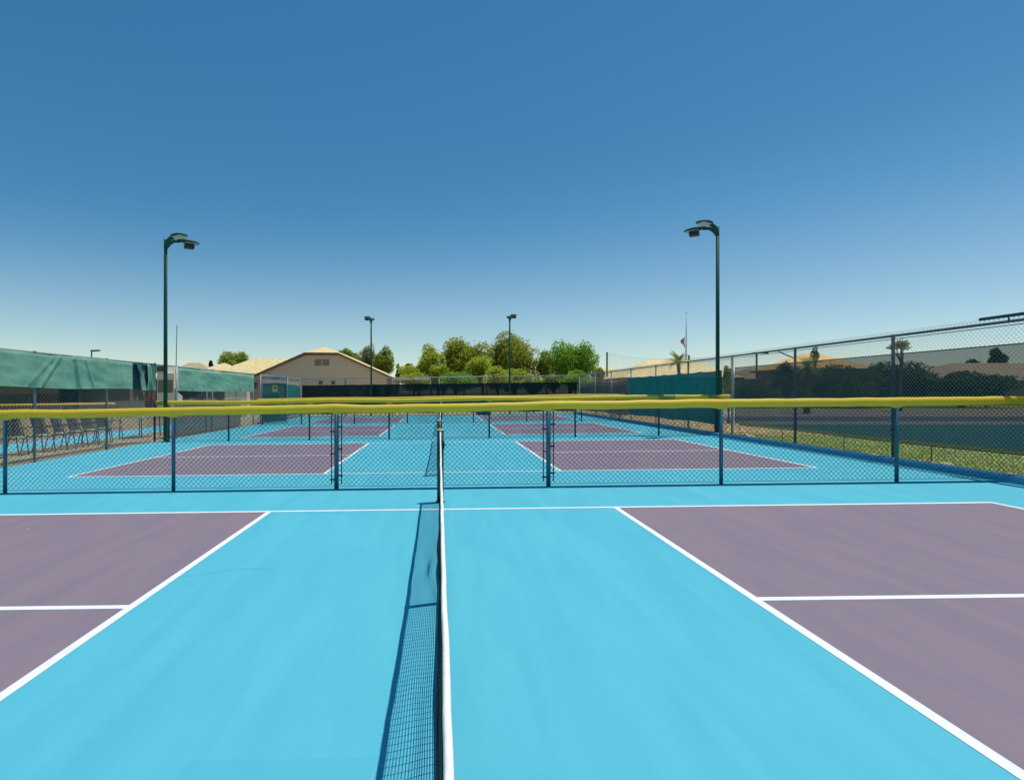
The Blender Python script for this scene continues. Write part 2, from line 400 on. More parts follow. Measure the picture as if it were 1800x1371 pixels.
# ------------------------------------------------------------------ nets
def xo(y): return -.027*(y-1)/6.2 if y < 8 else -.045
def make_net(label, yc, ya, yb, bulge, strap=True):
    t = thing('pickleball_net', label, 'net', (0, yc, 0), 'court nets')
    def top(y):
        u = abs(y-yc)/max(yb-yc, .1); return .862 + .052*min(1, u)**1.4 + .004*math.sin(y*3.1)
    for y in (ya, yb):
        X = xo(y); p = MB().bar((X, y, 0), (X, y, .925), .043, 16).build('post', M['greenpost'], t, True)
        MB().bar((X, y, .925), (X, y, .935), .047, 16).cap_dome((X, y, .935), .047, .02, 16).build('cap', M['brass'], p, True)
        s = 1 if y > yc else -1
        MB().obox((X+.045, y, .74), (.010, 0, 0), (0, .03, 0), (0, 0, .05)).bar((X+.045, y, .74), (X+.075, y, .74), .008, 8).build('winch', M['black'], p)
        MB().bar((X, y, 0), (X, y, .012), .06, 16).build('base_collar', M['greenpost'], p)
    def bx(y, z):
        u = min(1, max(0, z/.85)); s = -.021*(1-u)**.8*math.exp(-((y-2.6)/1.7)**2)
        for (y0, w, a, zc_) in bulge: s += a*math.exp(-((y-y0)/w)**2 - ((u-zc_)/.22)**2)
        return xo(y) + s + .006*noise.noise(Vector((y*1.7, z*2, 0)))*(1-u*.6)
    m = MB(); y0, y1 = ya+.06, yb-.06; n = int((y1-y0)/.0445); rows = 19
    P = [[None]*(rows+1) for _ in range(n+1)]
    for i in range(n+1):
        y = y0 + (y1-y0)*i/n; tp = top(y) - .02
        for j in range(rows+1):
            z = .035 + (tp-.035)*j/rows; P[i][j] = Vector((bx(y, z), y + .01*noise.noise(Vector((z*3, y*1.1, 3))), z))
    for i in range(n+1):
        for j in range(rows):
            m.bar(P[i][j], P[i][j+1], .0022, 3, cap=False)
    for j in range(rows+1):
        for i in range(n):
            m.bar(P[i][j], P[i+1][j], .0022, 3, cap=False)
    m.build('net_mesh', M['netcord'], t)
    # folded headband: rounded loop over the cable hanging 5 cm each side
    tb = MB(); K = 90; prof = [(-.0060, -.055), (-.0074, -.02), (-.0068, -.003), (-.004, .002), (.004, .002), (.0068, -.003), (.0074, -.02), (.0060, -.055)]
    for i in range(K+1):
        y = ya+.04 + (yb-ya-.08)*i/K; z = top(y); wob = .0025*noise.noise(Vector((y*2.2, 1, 0))) + .0025*noise.noise(Vector((y*7, 4, 0)))
        for (a, b) in prof: tb.v.append((xo(y) + a + wob + (.003*noise.noise(Vector((y*4, a*90, 3))) if b < -.03 else 0), y, z+b))
    q = len(prof)
    for i in range(K):
        for j in range(q-1): tb.f.append((i*q+j, i*q+j+1, (i+1)*q+j+1, (i+1)*q+j))
    tb.build('headband', M['tape'], t, True)
    for yy in (y0, y1): MB().obox((xo(yy), yy, .44), (.004, 0, 0), (0, .02, 0), (0, 0, .405)).build('side_band', M['netcord'], t)
    bt = MB(); K = 60
    for i in range(K):
        a = y0+(y1-y0)*i/K; b = y0+(y1-y0)*(i+1)/K
        xa, xb = bx(a, .04), bx(b, .04)
        za, zb = .03+.006*math.sin(a*5), .03+.006*math.sin(b*5)
        bt.quad((xa-.007, a, za-.027), (xb-.007, b, zb-.027), (xb-.003, b, zb+.027), (xa-.003, a, za+.027))
        bt.quad((xa+.007, a, za-.027), (xa+.003, a, za+.027), (xb+.003, b, zb+.027), (xb+.007, b, zb-.027))
    bt.build('bottom_band', M['netcord'], t)
    MB().obox((xo(yc), yc, .43), (.0095, 0, 0), (0, .024, 0), (0, 0, .425)).build('centre_strap', M['netcord'], t)
    return t
make_net('long net of the front court with white headband, its mesh casting a shadow left', 3.76, .42, 7.235, [(4.45, .28, -.026, .2), (4.6, .30, .020, .6), (4.0, .25, .012, .35), (2.2, .5, .012, .5)])
make_net('net of the second court, just beyond the nearest yellow-capped fence', 12.96, 9.58, 16.3, [(12, .6, .02, .5)])
make_net('net of the third court, between the second and third yellow-capped fences', 21.68, 18.3, 25.05, [(21, .5, .02, .5)])
make_net('net of the farthest court, in front of the black windscreen', 30.45, 27.1, 33.8, [(30, .5, .02, .5)])

# ------------------------------------------------------------------ tall perimeter fences
FH = 2.42
RX = 8.76
rt = thing('tall_fence', 'tall chain-link fence along the right side with see-through dark windscreen and teal screen', 'fence', (RX, 20, 0))
ry = [1.85, 4.85, 7.85] + [10.83 + 3.0*i for i in range(9)]; ry[-1] = FARY
for i, y in enumerate(ry):
    m = 'steel' if abs(y-16.83) < .1 or i > 6 else 'navypost'
    p = MB().bar((RX, y, .08), (RX, y, .11+FH), .034 if i in (5,) else .030, 12).build('post', M[m], rt, True)
    MB().cap_dome((RX, y, .11+FH), .036, .03, 12).build('cap', M['steel'], p, True)
MB().bar((RX, 1, .11+FH-.01), (RX, FARY, .11+FH-.01), .024, 10).build('top_rail', M['darksteel'], rt, True)
MB().bar((RX-.03, 1, .11+FH+.075), (RX-.03, 9.05, .11+FH+.075), .026, 10).build('upper_pipe', M['navypost'], rt, True)
for yy in (8.6, 7.0): MB().bar((RX-.015, yy, .11+FH), (RX-.03, yy, .11+FH+.07), .012, 6).build('pipe_clamp', M['darksteel'], rt)
MB().bar((RX-.05, 14.9, .11+FH-.055), (RX-.05, 15.6, .11+FH+.0), .018, 8).build('lapped_rail', M['navypost'], rt)
MB().bar((RX+.06, 14.6, .11+FH-.04), (RX+.06, 13.95, .11+FH-.25), .017, 8).build('diagonal_brace', M['darksteel'], rt)
MB().bar((RX, 16.83, .11+FH-.02), (RX, 16.83+.9, .12+FH-.02), .02, 8).build('rail_sleeve', M['steel'], rt)
cm = MB(); chain(cm, (RX-.035, 3, 0), (0, 1, 0), FARY-3, lambda s: .13, lambda s: .11+FH+.07, r=.0023, pitch=.076); cm.build('chain_link', M['rwire'], rt)
MB().bar((RX-.035, 3, .11+FH-.075), (RX-.035, FARY, .11+FH-.075), .007, 6).build('tension_wire', M['darksteel'], rt)
def screen_panel(parent, x, ya, yb, zb, zt, m, name='windscreen', axis='y', sag=.03, ph=0.0, edge_drop=None, noisy=.012):
    mb = MB(); n = max(6, int(abs(yb-ya)/.15)); rows = 8
    for i in range(n+1):
        y = ya + (yb-ya)*i/n
        sc = abs(math.sin((y-ya)*math.pi/1.5))**.5
        for j in range(rows+1):
            u = j/rows; b = zb(y); t = zt(y) - sag*(sc if sag else 0)*.6
            o = noisy*noise.noise(Vector((y*1.1+ph, u*2.2, ph)))*2
            z = b + (t-b)*u
            mb.v.append((x+o, y, z) if axis == 'y' else (y, x+o, z))
    r = rows+1
    for i in range(n):
        for j in range(rows): mb.f.append((i*r+j, (i+1)*r+j, (i+1)*r+j+1, i*r+j+1))
    return mb.build(name, m, parent, True)
X2 = RX + .03
sp = screen_panel(rt, X2, 3, 16.72, lambda y: .515+.01*math.sin(y), lambda y: 2.16, M['sheer'], sag=0, ph=1)
MB().bar((X2, 3, 2.165), (X2, 16.72, 2.165), .011, 6).build('top_hem', M['hem'], sp)
MB().tube([(X2, y, .505+.01*math.sin(y)) for y in [3+i*.3 for i in range(46)]], .019, 6).build('bottom_hem', M['olivehem'], sp)
MB().tube([(X2, y, .47+.01*math.sin(y)) for y in [3+i*.3 for i in range(46)]], .012, 6).build('hem_cord', M['hem'], sp)
MB().bar((X2, 16.70, .47), (X2, 16.70, 2.16), .010, 6).build('side_hem', M['hem'], sp)
screen_panel(rt, RX-.05, 17.35, 26.05, lambda y: .42+.02*math.sin(y*1.7), lambda y: 2.13, M['teal'], sag=.05, ph=2)
screen_panel(rt, X2, 26.2, 35.3, lambda y: .35+.02*math.sin(y*1.3), lambda y: 1.98+.10*abs(math.sin(y*.55)), M['greyscreen'], sag=.1, ph=3)
for yy in (16.4, 14.35, 12.15, 9.98, 20.1, 22.6):
    MB().bar((RX, yy, .09), (RX, yy, .47), .009, 6).build('stake', M['navypost'], rt)

ft = thing('tall_fence', 'tall chain-link fence across the far end, black windscreen tied along it', 'fence', (0, FARY, 0))
fx = [-9.03, -6.16, -3.14, -.16, 2.85, 5.83, 8.76]
for x in fx[1:-1]:
    p = MB().bar((x, FARY, gz(x)-.02), (x, FARY, gz(x)+FH), .030, 10).build('post', M['navypost' if x in (-6.16,) else 'steel'], ft, True)
    MB().cap_dome((x, FARY, gz(x)+FH), .036, .03, 12).build('cap', M['steel'], p, True)
MB().bar((-9, FARY, gz(-9)+FH), (8.76, FARY, gz(8.76)+FH), .026, 8).build('top_rail', M['steel'], ft, True)
MB().bar((5.8, FARY+.05, 1.5), (7.0, FARY+.05, .8), .02, 6).build('diagonal_brace', M['steel'], ft)
cm = MB(); chain(cm, (-9, FARY-.035, 0), (1, 0, 0), 17.7, lambda s: gz(-9+s)+.03, lambda s: gz(-9+s)+FH+.03, r=.0024); cm.build('chain_link', M['gwire'], ft)
screen_panel(ft, FARY-.045, -8.9, 8.6, lambda x: gz(x)+.16+.02*math.sin(x*2), lambda x: gz(x)+2.01, M['blackscreen'], axis='x', sag=.03, ph=4)

# left side
LX = -9.02
lt = thing('tall_fence', 'tall chain-link fence along the left side with green cloth folded over its top', 'fence', (LX, 12, 0))
zl = lambda: gz(LX)
ly = [2.3, 5.3, wx(0, 1) and 11.35, 14.7]
ly = [2.4, 5.4, 8.4, 12.3, 15.0, 17.48]
pys = [5.4, 8.5, abs(LX)*F/(VX-60), abs(LX)*F/(VX-187), 17.5, 18.95, 21.9, abs(LX)*F/(VX-363)+0, 26.65, 27.75, 32.6, FARY]
for y in pys:
    mt = 'steel' if y > 17.6 else ('greypost' if y < 16 else 'navypost')
    p = MB().bar((LX, y, zl()-.03), (LX, y, zl()+FH+.02), .034 if 17 < y < 19.2 else .028, 12).build('post', M[mt], lt, True)
    MB().cap_dome((LX, y, zl()+FH+.02), .036, .03, 12).build('cap', M['steel'], p, True)
for (a, b) in ((3, 17.5), (18.95, 26.65), (27.75, FARY)):
    MB().bar((LX, a, zl()+FH), (LX, b, zl()+FH), .022, 8).build('top_rail', M['steel'], lt, True)
    cm = MB(); chain(cm, (LX-.035, a, 0), (0, 1, 0), b-a, lambda s: zl()+.03, lambda s: zl()+FH+.03, r=.0026, pitch=.10); cm.build('chain_link', M['gwire'], lt)
MB().bar((LX, 17.5, zl()+FH), (LX, 18.95, zl()+FH), .018, 8).build('gate_header', M['steel'], lt)
def cloth(name, ya, yb, zb, zt, folds, m=M['cloth'], skew=0.0):
    """heavy cloth thrown over the rail: front face, the roll over the rail and a short back flap"""
    mb = MB(); n = max(10, int((yb-ya)/.035)); rows = 14
    for i in range(n+1):
        u = i/n
        for j in range(rows+1):
            v = j/rows
            y = ya + (yb-ya)*u + skew*(v-1)
            z = zb(y) + (zt(y)-zb(y))*v
            x = LX + .045
            for (yc, w, amp, sl) in folds:
                yy = yc + sl*(1-v); d = (y-yy)/w
                x += amp*math.exp(-d*d)*(1 - .25*v)
            x += .034*noise.noise(Vector((y*.9, z*2.6, 1))) + .016*noise.noise(Vector((y*1.6, z*11 + y*1.5, 4))) + .006*noise.noise(Vector((y*7, z*16, 6)))
            if j == rows: x = LX - .01; z += .012
            mb.v.append((x, y, z))
        mb.v.append((LX-.05, ya+(yb-ya)*u, zt(ya+(yb-ya)*u)-.05))
    r = rows+2
    for i in range(n):
        for j in range(r-1): mb.f.append((i*r+j, (i+1)*r+j, (i+1)*r+j+1, i*r+j+1))
    return mb.build(name, m, lt, True)
zt1 = lambda y: 2.33 + .012*math.sin(y*1.9) - .02*abs(math.sin(y*1.05))
zb1 = lambda y: 1.545 + .018*math.sin(y*1.3) - .006*(y-12)
fo = [(13.15, .04, .07, -.75), (13.0, .03, .04, -1.0), (13.6, .035, .08, .22), (14.0, .03, .05, .4), (9.5, .08, .04, .3), (10.6, .05, .03, -.2), (15.6, .04, .02, .1)]
c1 = cloth('cloth_cover', 4, 16.18, zb1, zt1, fo)
MB().tube([(LX+.055+.03*noise.noise(Vector((y*.9, zb1(y)*2.6, 1))), y, zb1(y)) for y in [4+i*.15 for i in range(82)]], .010, 6).build('hem', M['cloth'], c1)
cloth('cloth_cover', 16.33, 16.62, lambda y: 1.50, lambda y: 2.31, [(16.4, .06, .06, .2)], skew=-.35)
cloth('cloth_cover', 17.0, 17.46, lambda y: 1.49, lambda y: 2.31, [(17.1, .05, .07, .1), (17.32, .04, -.05, -.2)], skew=.0)
MB().box(LX-.10, LX-.06, 16.1, 17.3, 1.52, 2.30).build('cloth_lining', M['cloth_dark'], lt)
zt2 = lambda y: 2.27 + .012*math.sin(y*1.4) - .03*math.exp(-((y-22.5)/.3)**2)
zb2 = lambda y: 1.475 + .014*math.sin(y*1.1)
cloth('cloth_cover', 18.98, 26.62, zb2, zt2, [(21, .08, .03, .1), (24.6, .1, .03, .3)])
screen_panel(lt, LX-.07, 19.1, 25.2, lambda y: -.06, lambda y: 1.12, M['greyscreen'], sag=0, ph=12)
# green gate standing open into the court, its fence continuing green behind
gt = thing('fence_gate', 'open chain-link gate with green screen and yellow notice, far left corner of the courts', 'gate', (LX, 27.75, 0))
GY = 27.78; g0, g1 = LX+.06, LX+1.30; zg0, zg1 = -.06, 2.24
fr = MB()
for a, b in (((g0, GY, zg0), (g0, GY, zg1)), ((g1, GY, zg0), (g1, GY, zg1)), ((g0, GY, zg1), (g1, GY, zg1)), ((g0, GY, zg0), (g1, GY, zg0))): fr.bar(a, b, .022, 8)
fr.build('frame', M['steel'], gt)
cm = MB(); chain(cm, (g0, GY-.02, 0), (1, 0, 0), g1-g0, lambda s: zg0, lambda s: zg1, r=.0026); cm.build('chain_link', M['gwire'], gt)
screen_panel(gt, GY+.03, g0+.02, g1-.02, lambda x: .0, lambda x: 1.86+.05*math.sin((x-g0)*2.5), M['gatescreen'], axis='x', sag=0, ph=7)
sg = MB().box(g0+.53, g0+.78, GY-.05, GY-.04, 1.46, 1.80).build('notice', M['signyellow'], gt)
MB().cap_dome((g0+.655, GY-.055, 1.62), .055, .10, 10).build('notice_emblem', M['black'], sg)
MB().box(g0+.545, g0+.60, GY-.055, GY-.051, 1.50, 1.60).box(g0+.71, g0+.765, GY-.055, GY-.051, 1.50, 1.60).build('notice_patch', M['signpale'], sg)
MB().box(g0+.46, g0+.86, GY-.06, GY-.04, 2.08, 2.19).build('name_plate', M['signblue'], gt)
MB().box(g1-.08, g1-.02, GY-.06, GY-.03, .95, 1.10).build('latch', M['steel'], gt)
screen_panel(lt, LX+.04, 27.9, 35.4, lambda y: .1, lambda y: 1.88+.04*math.sin(y), M['gatescreen'], sag=.04, ph=8)
# red notice on the left fence
sg = tagged(MB().box(LX+.045, LX+.06, 17.0, 17.44, 1.16, 1.47).build('warning_sign', M['red']), 'small dark red sign hanging under the green cloth beside the gate opening', 'sign')
mk = MB()
for i, (a, b) in enumerate(((.12, .30), (.08, .36), (.10, .34), (.14, .28))): mk.box(LX+.061, LX+.063, 17.0+a, 17.0+b, 1.41-.06*i, 1.425-.06*i)
mk.build('sign_marks', M['redmark'], sg)

# ------------------------------------------------------------------ lamp posts
def lamp_head(mb_body, mb_lens, p0, d, L=.62, W=.19):
    """flattened teardrop housing from the bracket end p0 along horizontal unit d"""
    d = Vector(d); s = Vector((-d.y, d.x, 0)); prof = [(0, .035, .035), (.12, .5, .07), (.3, .85, .08), (.55, 1, .075), (.8, .92, .06), (.95, .6, .035), (1.0, .15, .012)]
    n = 12; k = len(mb_body.v)
    for (u, w, h) in prof:
        c = Vector(p0) + d*(u*L) + Vector((0, 0, .02 - .03*u))
        for j in range(n):
            t = 2*math.pi*j/n; z = math.sin(t); z = z*h if z > 0 else z*h*.35
            mb_body.v.append(tuple(c + s*(math.cos(t)*w*W) + Vector((0, 0, z))))
    for i in range(len(prof)-1):
        for j in range(n): a = k+i*n+j; b = k+i*n+(j+1) % n; mb_body.f.append((a, b, b+n, a+n))
    mb_body.f.append(tuple(k+j for j in range(n))); e = k+(len(prof)-1)*n; mb_body.f.append(tuple(e+j for j in range(n)))
    c = Vector(p0) + d*(L*.62) + Vector((0, 0, -.035)); mb_lens.obox(c, d*(L*.27), s*(W*.72), Vector((0, 0, .012)))
def lamp(label, x, y, z0, hgt, dirs, visor, wpole=.058, group='court floodlights'):
    t = thing('lamp_post', label, 'lamp post', (x, y, z0), group)
    MB().bar((x, y, z0), (x, y, z0+hgt), wpole*1.08, 14, wpole*.86).build('pole', M['lampgreen'], t, True)
    MB().box(x-.11, x+.11, y-.11, y+.11, z0, z0+.02).build('base_plate', M['lampgreen'], t)
    for i, (dx, dy, L) in enumerate(dirs):
        d = Vector((dx, dy, 0)).normalized(); top = Vector((x, y, z0+hgt))
        # swept bracket, wide at the pole
        br = MB(); pts = [top + Vector((0, 0, -.30)), top + d*.10 + Vector((0, 0, -.10)), top + d*.24 + Vector((0, 0, -.01)), top + d*.42]
        rad = [.05, .075, .06, .045]
        br.tube(pts, lambda i: rad[i], 10)
        br.build('bracket', M['lampgreen'], t, True)
        b = MB(); l = MB(); lamp_head(b, l, top + d*.30, d, L)
        h = b.build('lamp_head', M['lampgreen'], t, True); l.build('lens', M['lampglass'], h)
        if i == visor:
            s = Vector((-d.y, d.x, 0)); c = top + d*(.30 + L*.55) + Vector((0, 0, -.125))
            MB().obox(c, d*.14, s*.12, Vector((0, 0, .062))).build('glare_shield', M['black'], h)
    return t
lamp('tall green lamp post on the left, its two heads reaching right', wx(291, 17.3), 17.30, gz(-8.6), 6.28, [(.85, -.55, .72), (.85, .55, .68)], 1)
lamp('tall green lamp post on the right, its two heads reaching left', wx(1261.5, 17.42), 17.42, gz(8.4), 6.50, [(-.85, -.55, .72), (-.85, .55, .68)], 1)
lamp('distant green lamp post in front of the tan gabled house, at the far fence', wx(652.5, FARY-.25), FARY-.25, -.06, 6.18, [(-.30, -.95, .50), (-.04, .9, .40)], 0, .055)
lamp('distant green lamp post in front of the biggest pine tree, at the far fence', wx(896, FARY-.25), FARY-.25, .05, 6.20, [(.30, -.95, .50), (.04, .9, .40)], 0, .055)
sl = thing('street_lamp', 'small brown street lamp seen over the green cloth on the left', 'street lamp', (wx(161, 75), 75, -.6))
a = at(161, 616.5, 75); MB().bar((a.x, 75, -.6), a, .10, 10, .08).build('pole', M['bark'], sl)
MB().obox(a + Vector((.5, 0, .0)), (.55, 0, .02), (0, .2, 0), (0, 0, .10)).build('lamp_head', M['bark'], sl)
tp = at(311, 571, 58); tagged(MB().bar((wx(308, 58), 58, -.6), tp, .07, 8, .04).build('mast', M['steel']), 'thin bare grey mast rising left of the houses beside the left lamp post', 'mast')

# ------------------------------------------------------------------ chairs and table on the left
def chair(y, x, rz, label):
    t = thing('patio_chair', label, 'chair', (0, 0, 0), 'chairs lined up beyond the left fence')
    s = MB()
    n = 8
    for i in range(n+1):
        u = i/n; z = .43 - .03*math.sin(math.pi*u)
        for w in (-.23, .23): s.v.append((-.22+.44*u, w, z))
    for i in range(n): s.f.append((2*i, 2*i+1, 2*i+3, 2*i+2))
    s.build('seat', M['seatgreen'], t, True)
    b = MB()
    for i in range(n+1):
        u = i/n
        for w in (-.23, .23): b.v.append((-.24-.14*u-.02*math.sin(math.pi*u), w, .46+.48*u))
    for i in range(n): b.f.append((2*i, 2*i+1, 2*i+3, 2*i+2))
    b.build('backrest', M['chairdark'], t, True)
    f = MB()
    for w in (-.25, .25):
        f.tube([(-.22, w, .42), (-.30, w, .70), (-.40, w, .98)], .014, 6).tube([(.22, w, .42), (.24, w, .64), (.0, w, .67), (-.30, w, .66)], .014, 6)
        f.bar((-.24, w, .42), (.24, w, .42), .013, 6)
    f.bar((-.40, -.25, .98), (-.40, .25, .98), .014, 6)
    f.build('frame', M['chairdark'], t)
    for w in (-.25, .25):
        MB().bar((-.22, w, .42), (-.32, w, 0), .014, 6).build('leg', M['chairdark'], t)
        MB().bar((.22, w, .42), (.28, w, 0), .014, 6).build('leg', M['chairdark'], t)
    t.location = (x, y, gz(x)-.006); t.rotation_euler = (0, 0, rz)
    return t
ch0 = chair(13.3, -10.55, .15, 'patio chair with green seat beyond the left fence, the one nearest the camera')
cl = ['second patio chair in the row beyond the left fence, with green seat', 'third patio chair in the row beyond the left fence', 'fourth patio chair in the row, midway beneath the green cloth',
      'fifth patio chair in the row beyond the left fence', 'sixth patio chair in the row, just before the last one', 'last patio chair of the row, next to the white-topped table']
for i, l in enumerate(cl):
    c = copy_tree(ch0); c.location = (-10.5 + R.uniform(-.08, .08), 14.15 + .72*i, gz(-10.5)-.006); c.rotation_euler = (0, 0, R.uniform(-.2, .2)); c['label'] = l
tb = thing('patio_table', 'small table with pale top beyond the left fence, under the red sign', 'table', (-10.6, 19.6, gz(-10.6)))
MB().obox((-10.6, 19.6, gz(-10.6)+.72), (.42, 0, 0), (0, .7, 0), (0, 0, .02)).build('tabletop', M['tabletop'], tb)
for a in (-.36, .36):
    for b in (-.6, .6): MB().bar((-10.6+a, 19.6+b, gz(-10.6)+.70), (-10.6+a*1.05, 19.6+b*1.05, gz(-10.6)-.006), .02, 8).build('leg', M['chairdark'], tb)

# neighbour's low fence and screen on the left, and walls behind
nf = thing('low_fence', 'distant low fence with thin yellow cap seen through the left fence', 'fence', (-22, 30, -.3))
MB().bar((-32, 30, .66), (-17.6, 30, .84), .05, 10).build('padding', M['yellow'], nf, True)
for i in range(6): x = -31.5+2.75*i; MB().bar((x, 30, gz(x)-.02), (x, 30, gz(x)+1.06), .03, 8).build('post', M['bluepost'], nf)
cm = MB(); chain(cm, (-32, 30.03, 0), (1, 0, 0), 14.3, lambda s: gz(-32+s), lambda s: gz(-32+s)+1.0, pitch=.15, r=.003); cm.build('chain_link', M['bluewire'], nf)
ns = thing('screen_fence', 'dark screened fence far behind the left chairs', 'fence', (-34, 40, -.5))
for i in range(7): x = -44+3*i; MB().bar((x, 40, -.6), (x, 40, 2.4), .04, 8).build('post', M['navypost'], ns)
screen_panel(ns, 40.05, -44, -26, lambda x: -.3, lambda x: 2.3, M['blackscreen'], axis='x', ph=9)

def building(name, label, cat, wallm, pts_wall, roof_quads, roofm, group=None):
    pass
def hip_house(label, x0, x1, y0, y1, z0, ze, zr, wallm, roofm, ov=.5, ridge=None, wins=(), name='house', ridge_axis='x', group='houses around the courts', gable=False):
    t = thing(name, label, 'house', ((x0+x1)/2, y0, z0), group)
    MB().box(x0, x1, y0, y1, z0, ze).build('wall', wallm, t)
    a, b, c, d = x0-ov, x1+ov, y0-ov, y1+ov
    if ridge_axis == 'x':
        m = (c+d)/2; hl = 0.02 if gable else (d-c)/2; r0, r1 = (a+hl, m), (b-hl, m)
        if r0[0] > r1[0]: r0 = r1 = ((a+b)/2, m)
    else:
        m = (a+b)/2; hl = 0.02 if gable else (b-a)/2; r0, r1 = (m, c+hl), (m, d-hl)
        if r0[1] > r1[1]: r0 = r1 = (m, (c+d)/2)
    A, B, C, D = (a, c, ze), (b, c, ze), (b, d, ze), (a, d, ze); P, Q = (*r0, zr), (*r1, zr)
    rf = MB()
    if ridge_axis == 'x': rf.poly([A, B, Q, P]); rf.poly([B, C, Q]); rf.poly([C, D, P, Q]); rf.poly([D, A, P])
    else: rf.poly([A, B, P]); rf.poly([B, C, Q, P]); rf.poly([C, D, Q]); rf.poly([D, A, P, Q])
    ro = rf.build('roof', roofm, t)
    MB().box(a+.02, b-.02, c+.02, d-.02, ze-.20, ze-.004).build('fascia', M['fascia'], t)
    for (wx0, wx1, wz0, wz1) in wins:
        fr = MB().box(wx0-.06, wx1+.06, y0-.05, y0+.02, wz0-.06, wz1+.06).build('window', M['cream'], t)
        MB().box(wx0, wx1, y0-.062, y0-.052, wz0, wz1).build('pane', M['glass'], fr)
    return t

# the tan house with the clipped gable
HY = 48.0
hs = thing('house', 'large tan stucco house with clipped gable, two attic vents and pale tile roof', 'house', (-10.4, HY, -.2), 'houses around the courts')
L_, R_, JL, JR = -16.0, -4.75, -11.75, -8.87; ZE, ZJ, ZR = 2.90, 4.66, 5.40; YB = 62
w = MB(); z0 = -.3
w.poly([(L_, HY, z0), (R_, HY, z0), (R_, HY, ZE), (JR, HY, ZJ), (JL, HY, ZJ), (L_, HY, ZE)])
w.quad((R_, HY, z0), (R_, YB, z0), (R_, YB, ZE), (R_, HY, ZE)); w.quad((L_, YB, z0), (L_, HY, z0), (L_, HY, ZE), (L_, YB, ZE))
w.poly([(L_, YB, z0), (L_, YB, ZE), (-10.36, YB, ZR), (R_, YB, ZE), (R_, YB, z0)])
w.build('wall', M['stucco'], hs)
o_ = .35; yf = HY-.35; XR = -10.33
def rz_(x): return ZR - abs(x-XR)*(ZR-ZE)/(XR-L_ if x < XR else R_-XR) + .10
aL, aR = L_-.4, R_+.4
rf = MB()
rf.poly([(aL, yf, rz_(aL)), (JL, yf, rz_(JL)), (XR, yf+2.0, rz_(XR)), (XR, YB, rz_(XR)), (aL, YB, rz_(aL))])
rf.poly([(aR, yf, rz_(aR)), (aR, YB, rz_(aR)), (XR, YB, rz_(XR)), (XR, yf+2.0, rz_(XR)), (JR, yf, rz_(JR))])
rf.poly([(JL, yf, rz_(JL)), (JR, yf, rz_(JR)), (XR, yf+2.0, rz_(XR))])
rf.build('roof', M['tile'], hs)
fb = MB()
def fas(p, q, h=.16):
    p, q = Vector(p), Vector(q); fb.quad(p, q, q-Vector((0, 0, h)), p-Vector((0, 0, h)))
    n = Vector((0, .35, 0)); fb.quad(p-Vector((0, 0, h)), q-Vector((0, 0, h)), q-Vector((0, 0, h))+n, p-Vector((0, 0, h))+n)
e = Vector((0, -.003, -.01))
fas(Vector((aL, yf, rz_(aL)))+e, Vector((JL, yf, rz_(JL)))+e); fas(Vector((JL, yf, rz_(JL)))+e, Vector((JR, yf, rz_(JR)))+e); fas(Vector((JR, yf, rz_(JR)))+e, Vector((aR, yf, rz_(aR)))+e)
fb.build('fascia', M['fascia'], hs)
for a, b in ((553, 564.5), (567, 578.5)):
    v = MB(); xa, xb = wx(a, HY), wx(b, HY); za, zb = wz(643, HY), wz(632, HY)
    v.box(xa, xb, HY-.04, HY+.02, za, zb)
    for i in range(7): zz = za+.04+(zb-za-.06)*i/7; v.obox(((xa+xb)/2, HY-.05, zz), ((xb-xa)/2-.03, 0, 0), (0, .012, .008), (0, -.008, .02))
    v.build('attic_vent', M['vent'], hs)
for a in (560.5, 582.5):
    xa = wx(a, HY); wd = MB().box(xa, xa+.32, HY-.05, HY+.02, wz(676, HY), wz(669.5, HY)).build('window', M['fascia'], hs)
    MB().box(xa+.04, xa+.15, HY-.06, HY-.051, wz(675, HY), wz(670.5, HY)).box(xa+.18, xa+.28, HY-.06, HY-.051, wz(675, HY), wz(670.5, HY)).build('pane', M['glass'], wd)
for a, b in ((652, 668), (676, 685.5)):
    MB().box(wx(a, HY), wx(b, HY), HY-.05, HY+.02, -.25, 2.05).build('door', M['door'], hs)
MB().box(-16.6, -16.0, HY+.1, HY+.7, -.3, 2.75).box(-16.7, -15.95, HY+.02, HY+.75, 2.55, 2.7).build('pillar', M['stucco'], hs)
# left wing of the same roofscape
hip_house('tan house with long pale tile roof, left of the clipped gable', -21.5, -12.3, 53.2, 58.4, -.4, 3.2, 4.85, M['stucco'], M['tile'])
hip_house('low house with pale hipped roof, left of the long tile roof', -27.2, -21.2, 58, 66, -.5, 3.0, 4.75, M['stucco'], M['tile'], ov=.4)
hip_house('small house with grey-brown pyramid roof at the far left of the houses', -33.5, -27.2, 66, 71, -.5, 3.2, 5.1, M['stucco2'], M['browntile'])
hip_house('low taupe outbuilding with flat front behind the left gate opening', -28.5, -15.2, 41.5, 46, -.5, 2.45, 2.65, M['stucco3'], M['browntile'], wins=((-19.6, -18.9, 1.3, 2.0),), ov=.15, name='outbuilding')
cb = thing('storage_cabinet', 'pair of cream storage cabinets behind the second green cloth', 'cabinet', (-14, 38, -.2))
MB().box(wx(395, 38), wx(413.5, 38), 38, 38.6, -.2, 1.75).build('cabinet_body', M['cream'], cb); MB().box(wx(415, 38), wx(434, 38), 38, 38.6, -.2, 1.80).build('cabinet_body', M['cream'], cb)
MB().box(wx(413.5, 38)+.01, wx(415, 38)-.01, 38.1, 38.5, -.2, 1.7).build('door_gap', M['fascia'], cb)
sd = thing('shade_sail', 'dark triangular shade sail hanging below the second green cloth', 'shade sail', (-14, 34, 1.5))
A, B, C = at(308, 686, 33), at(362, 686, 33), at(330, 703, 33)
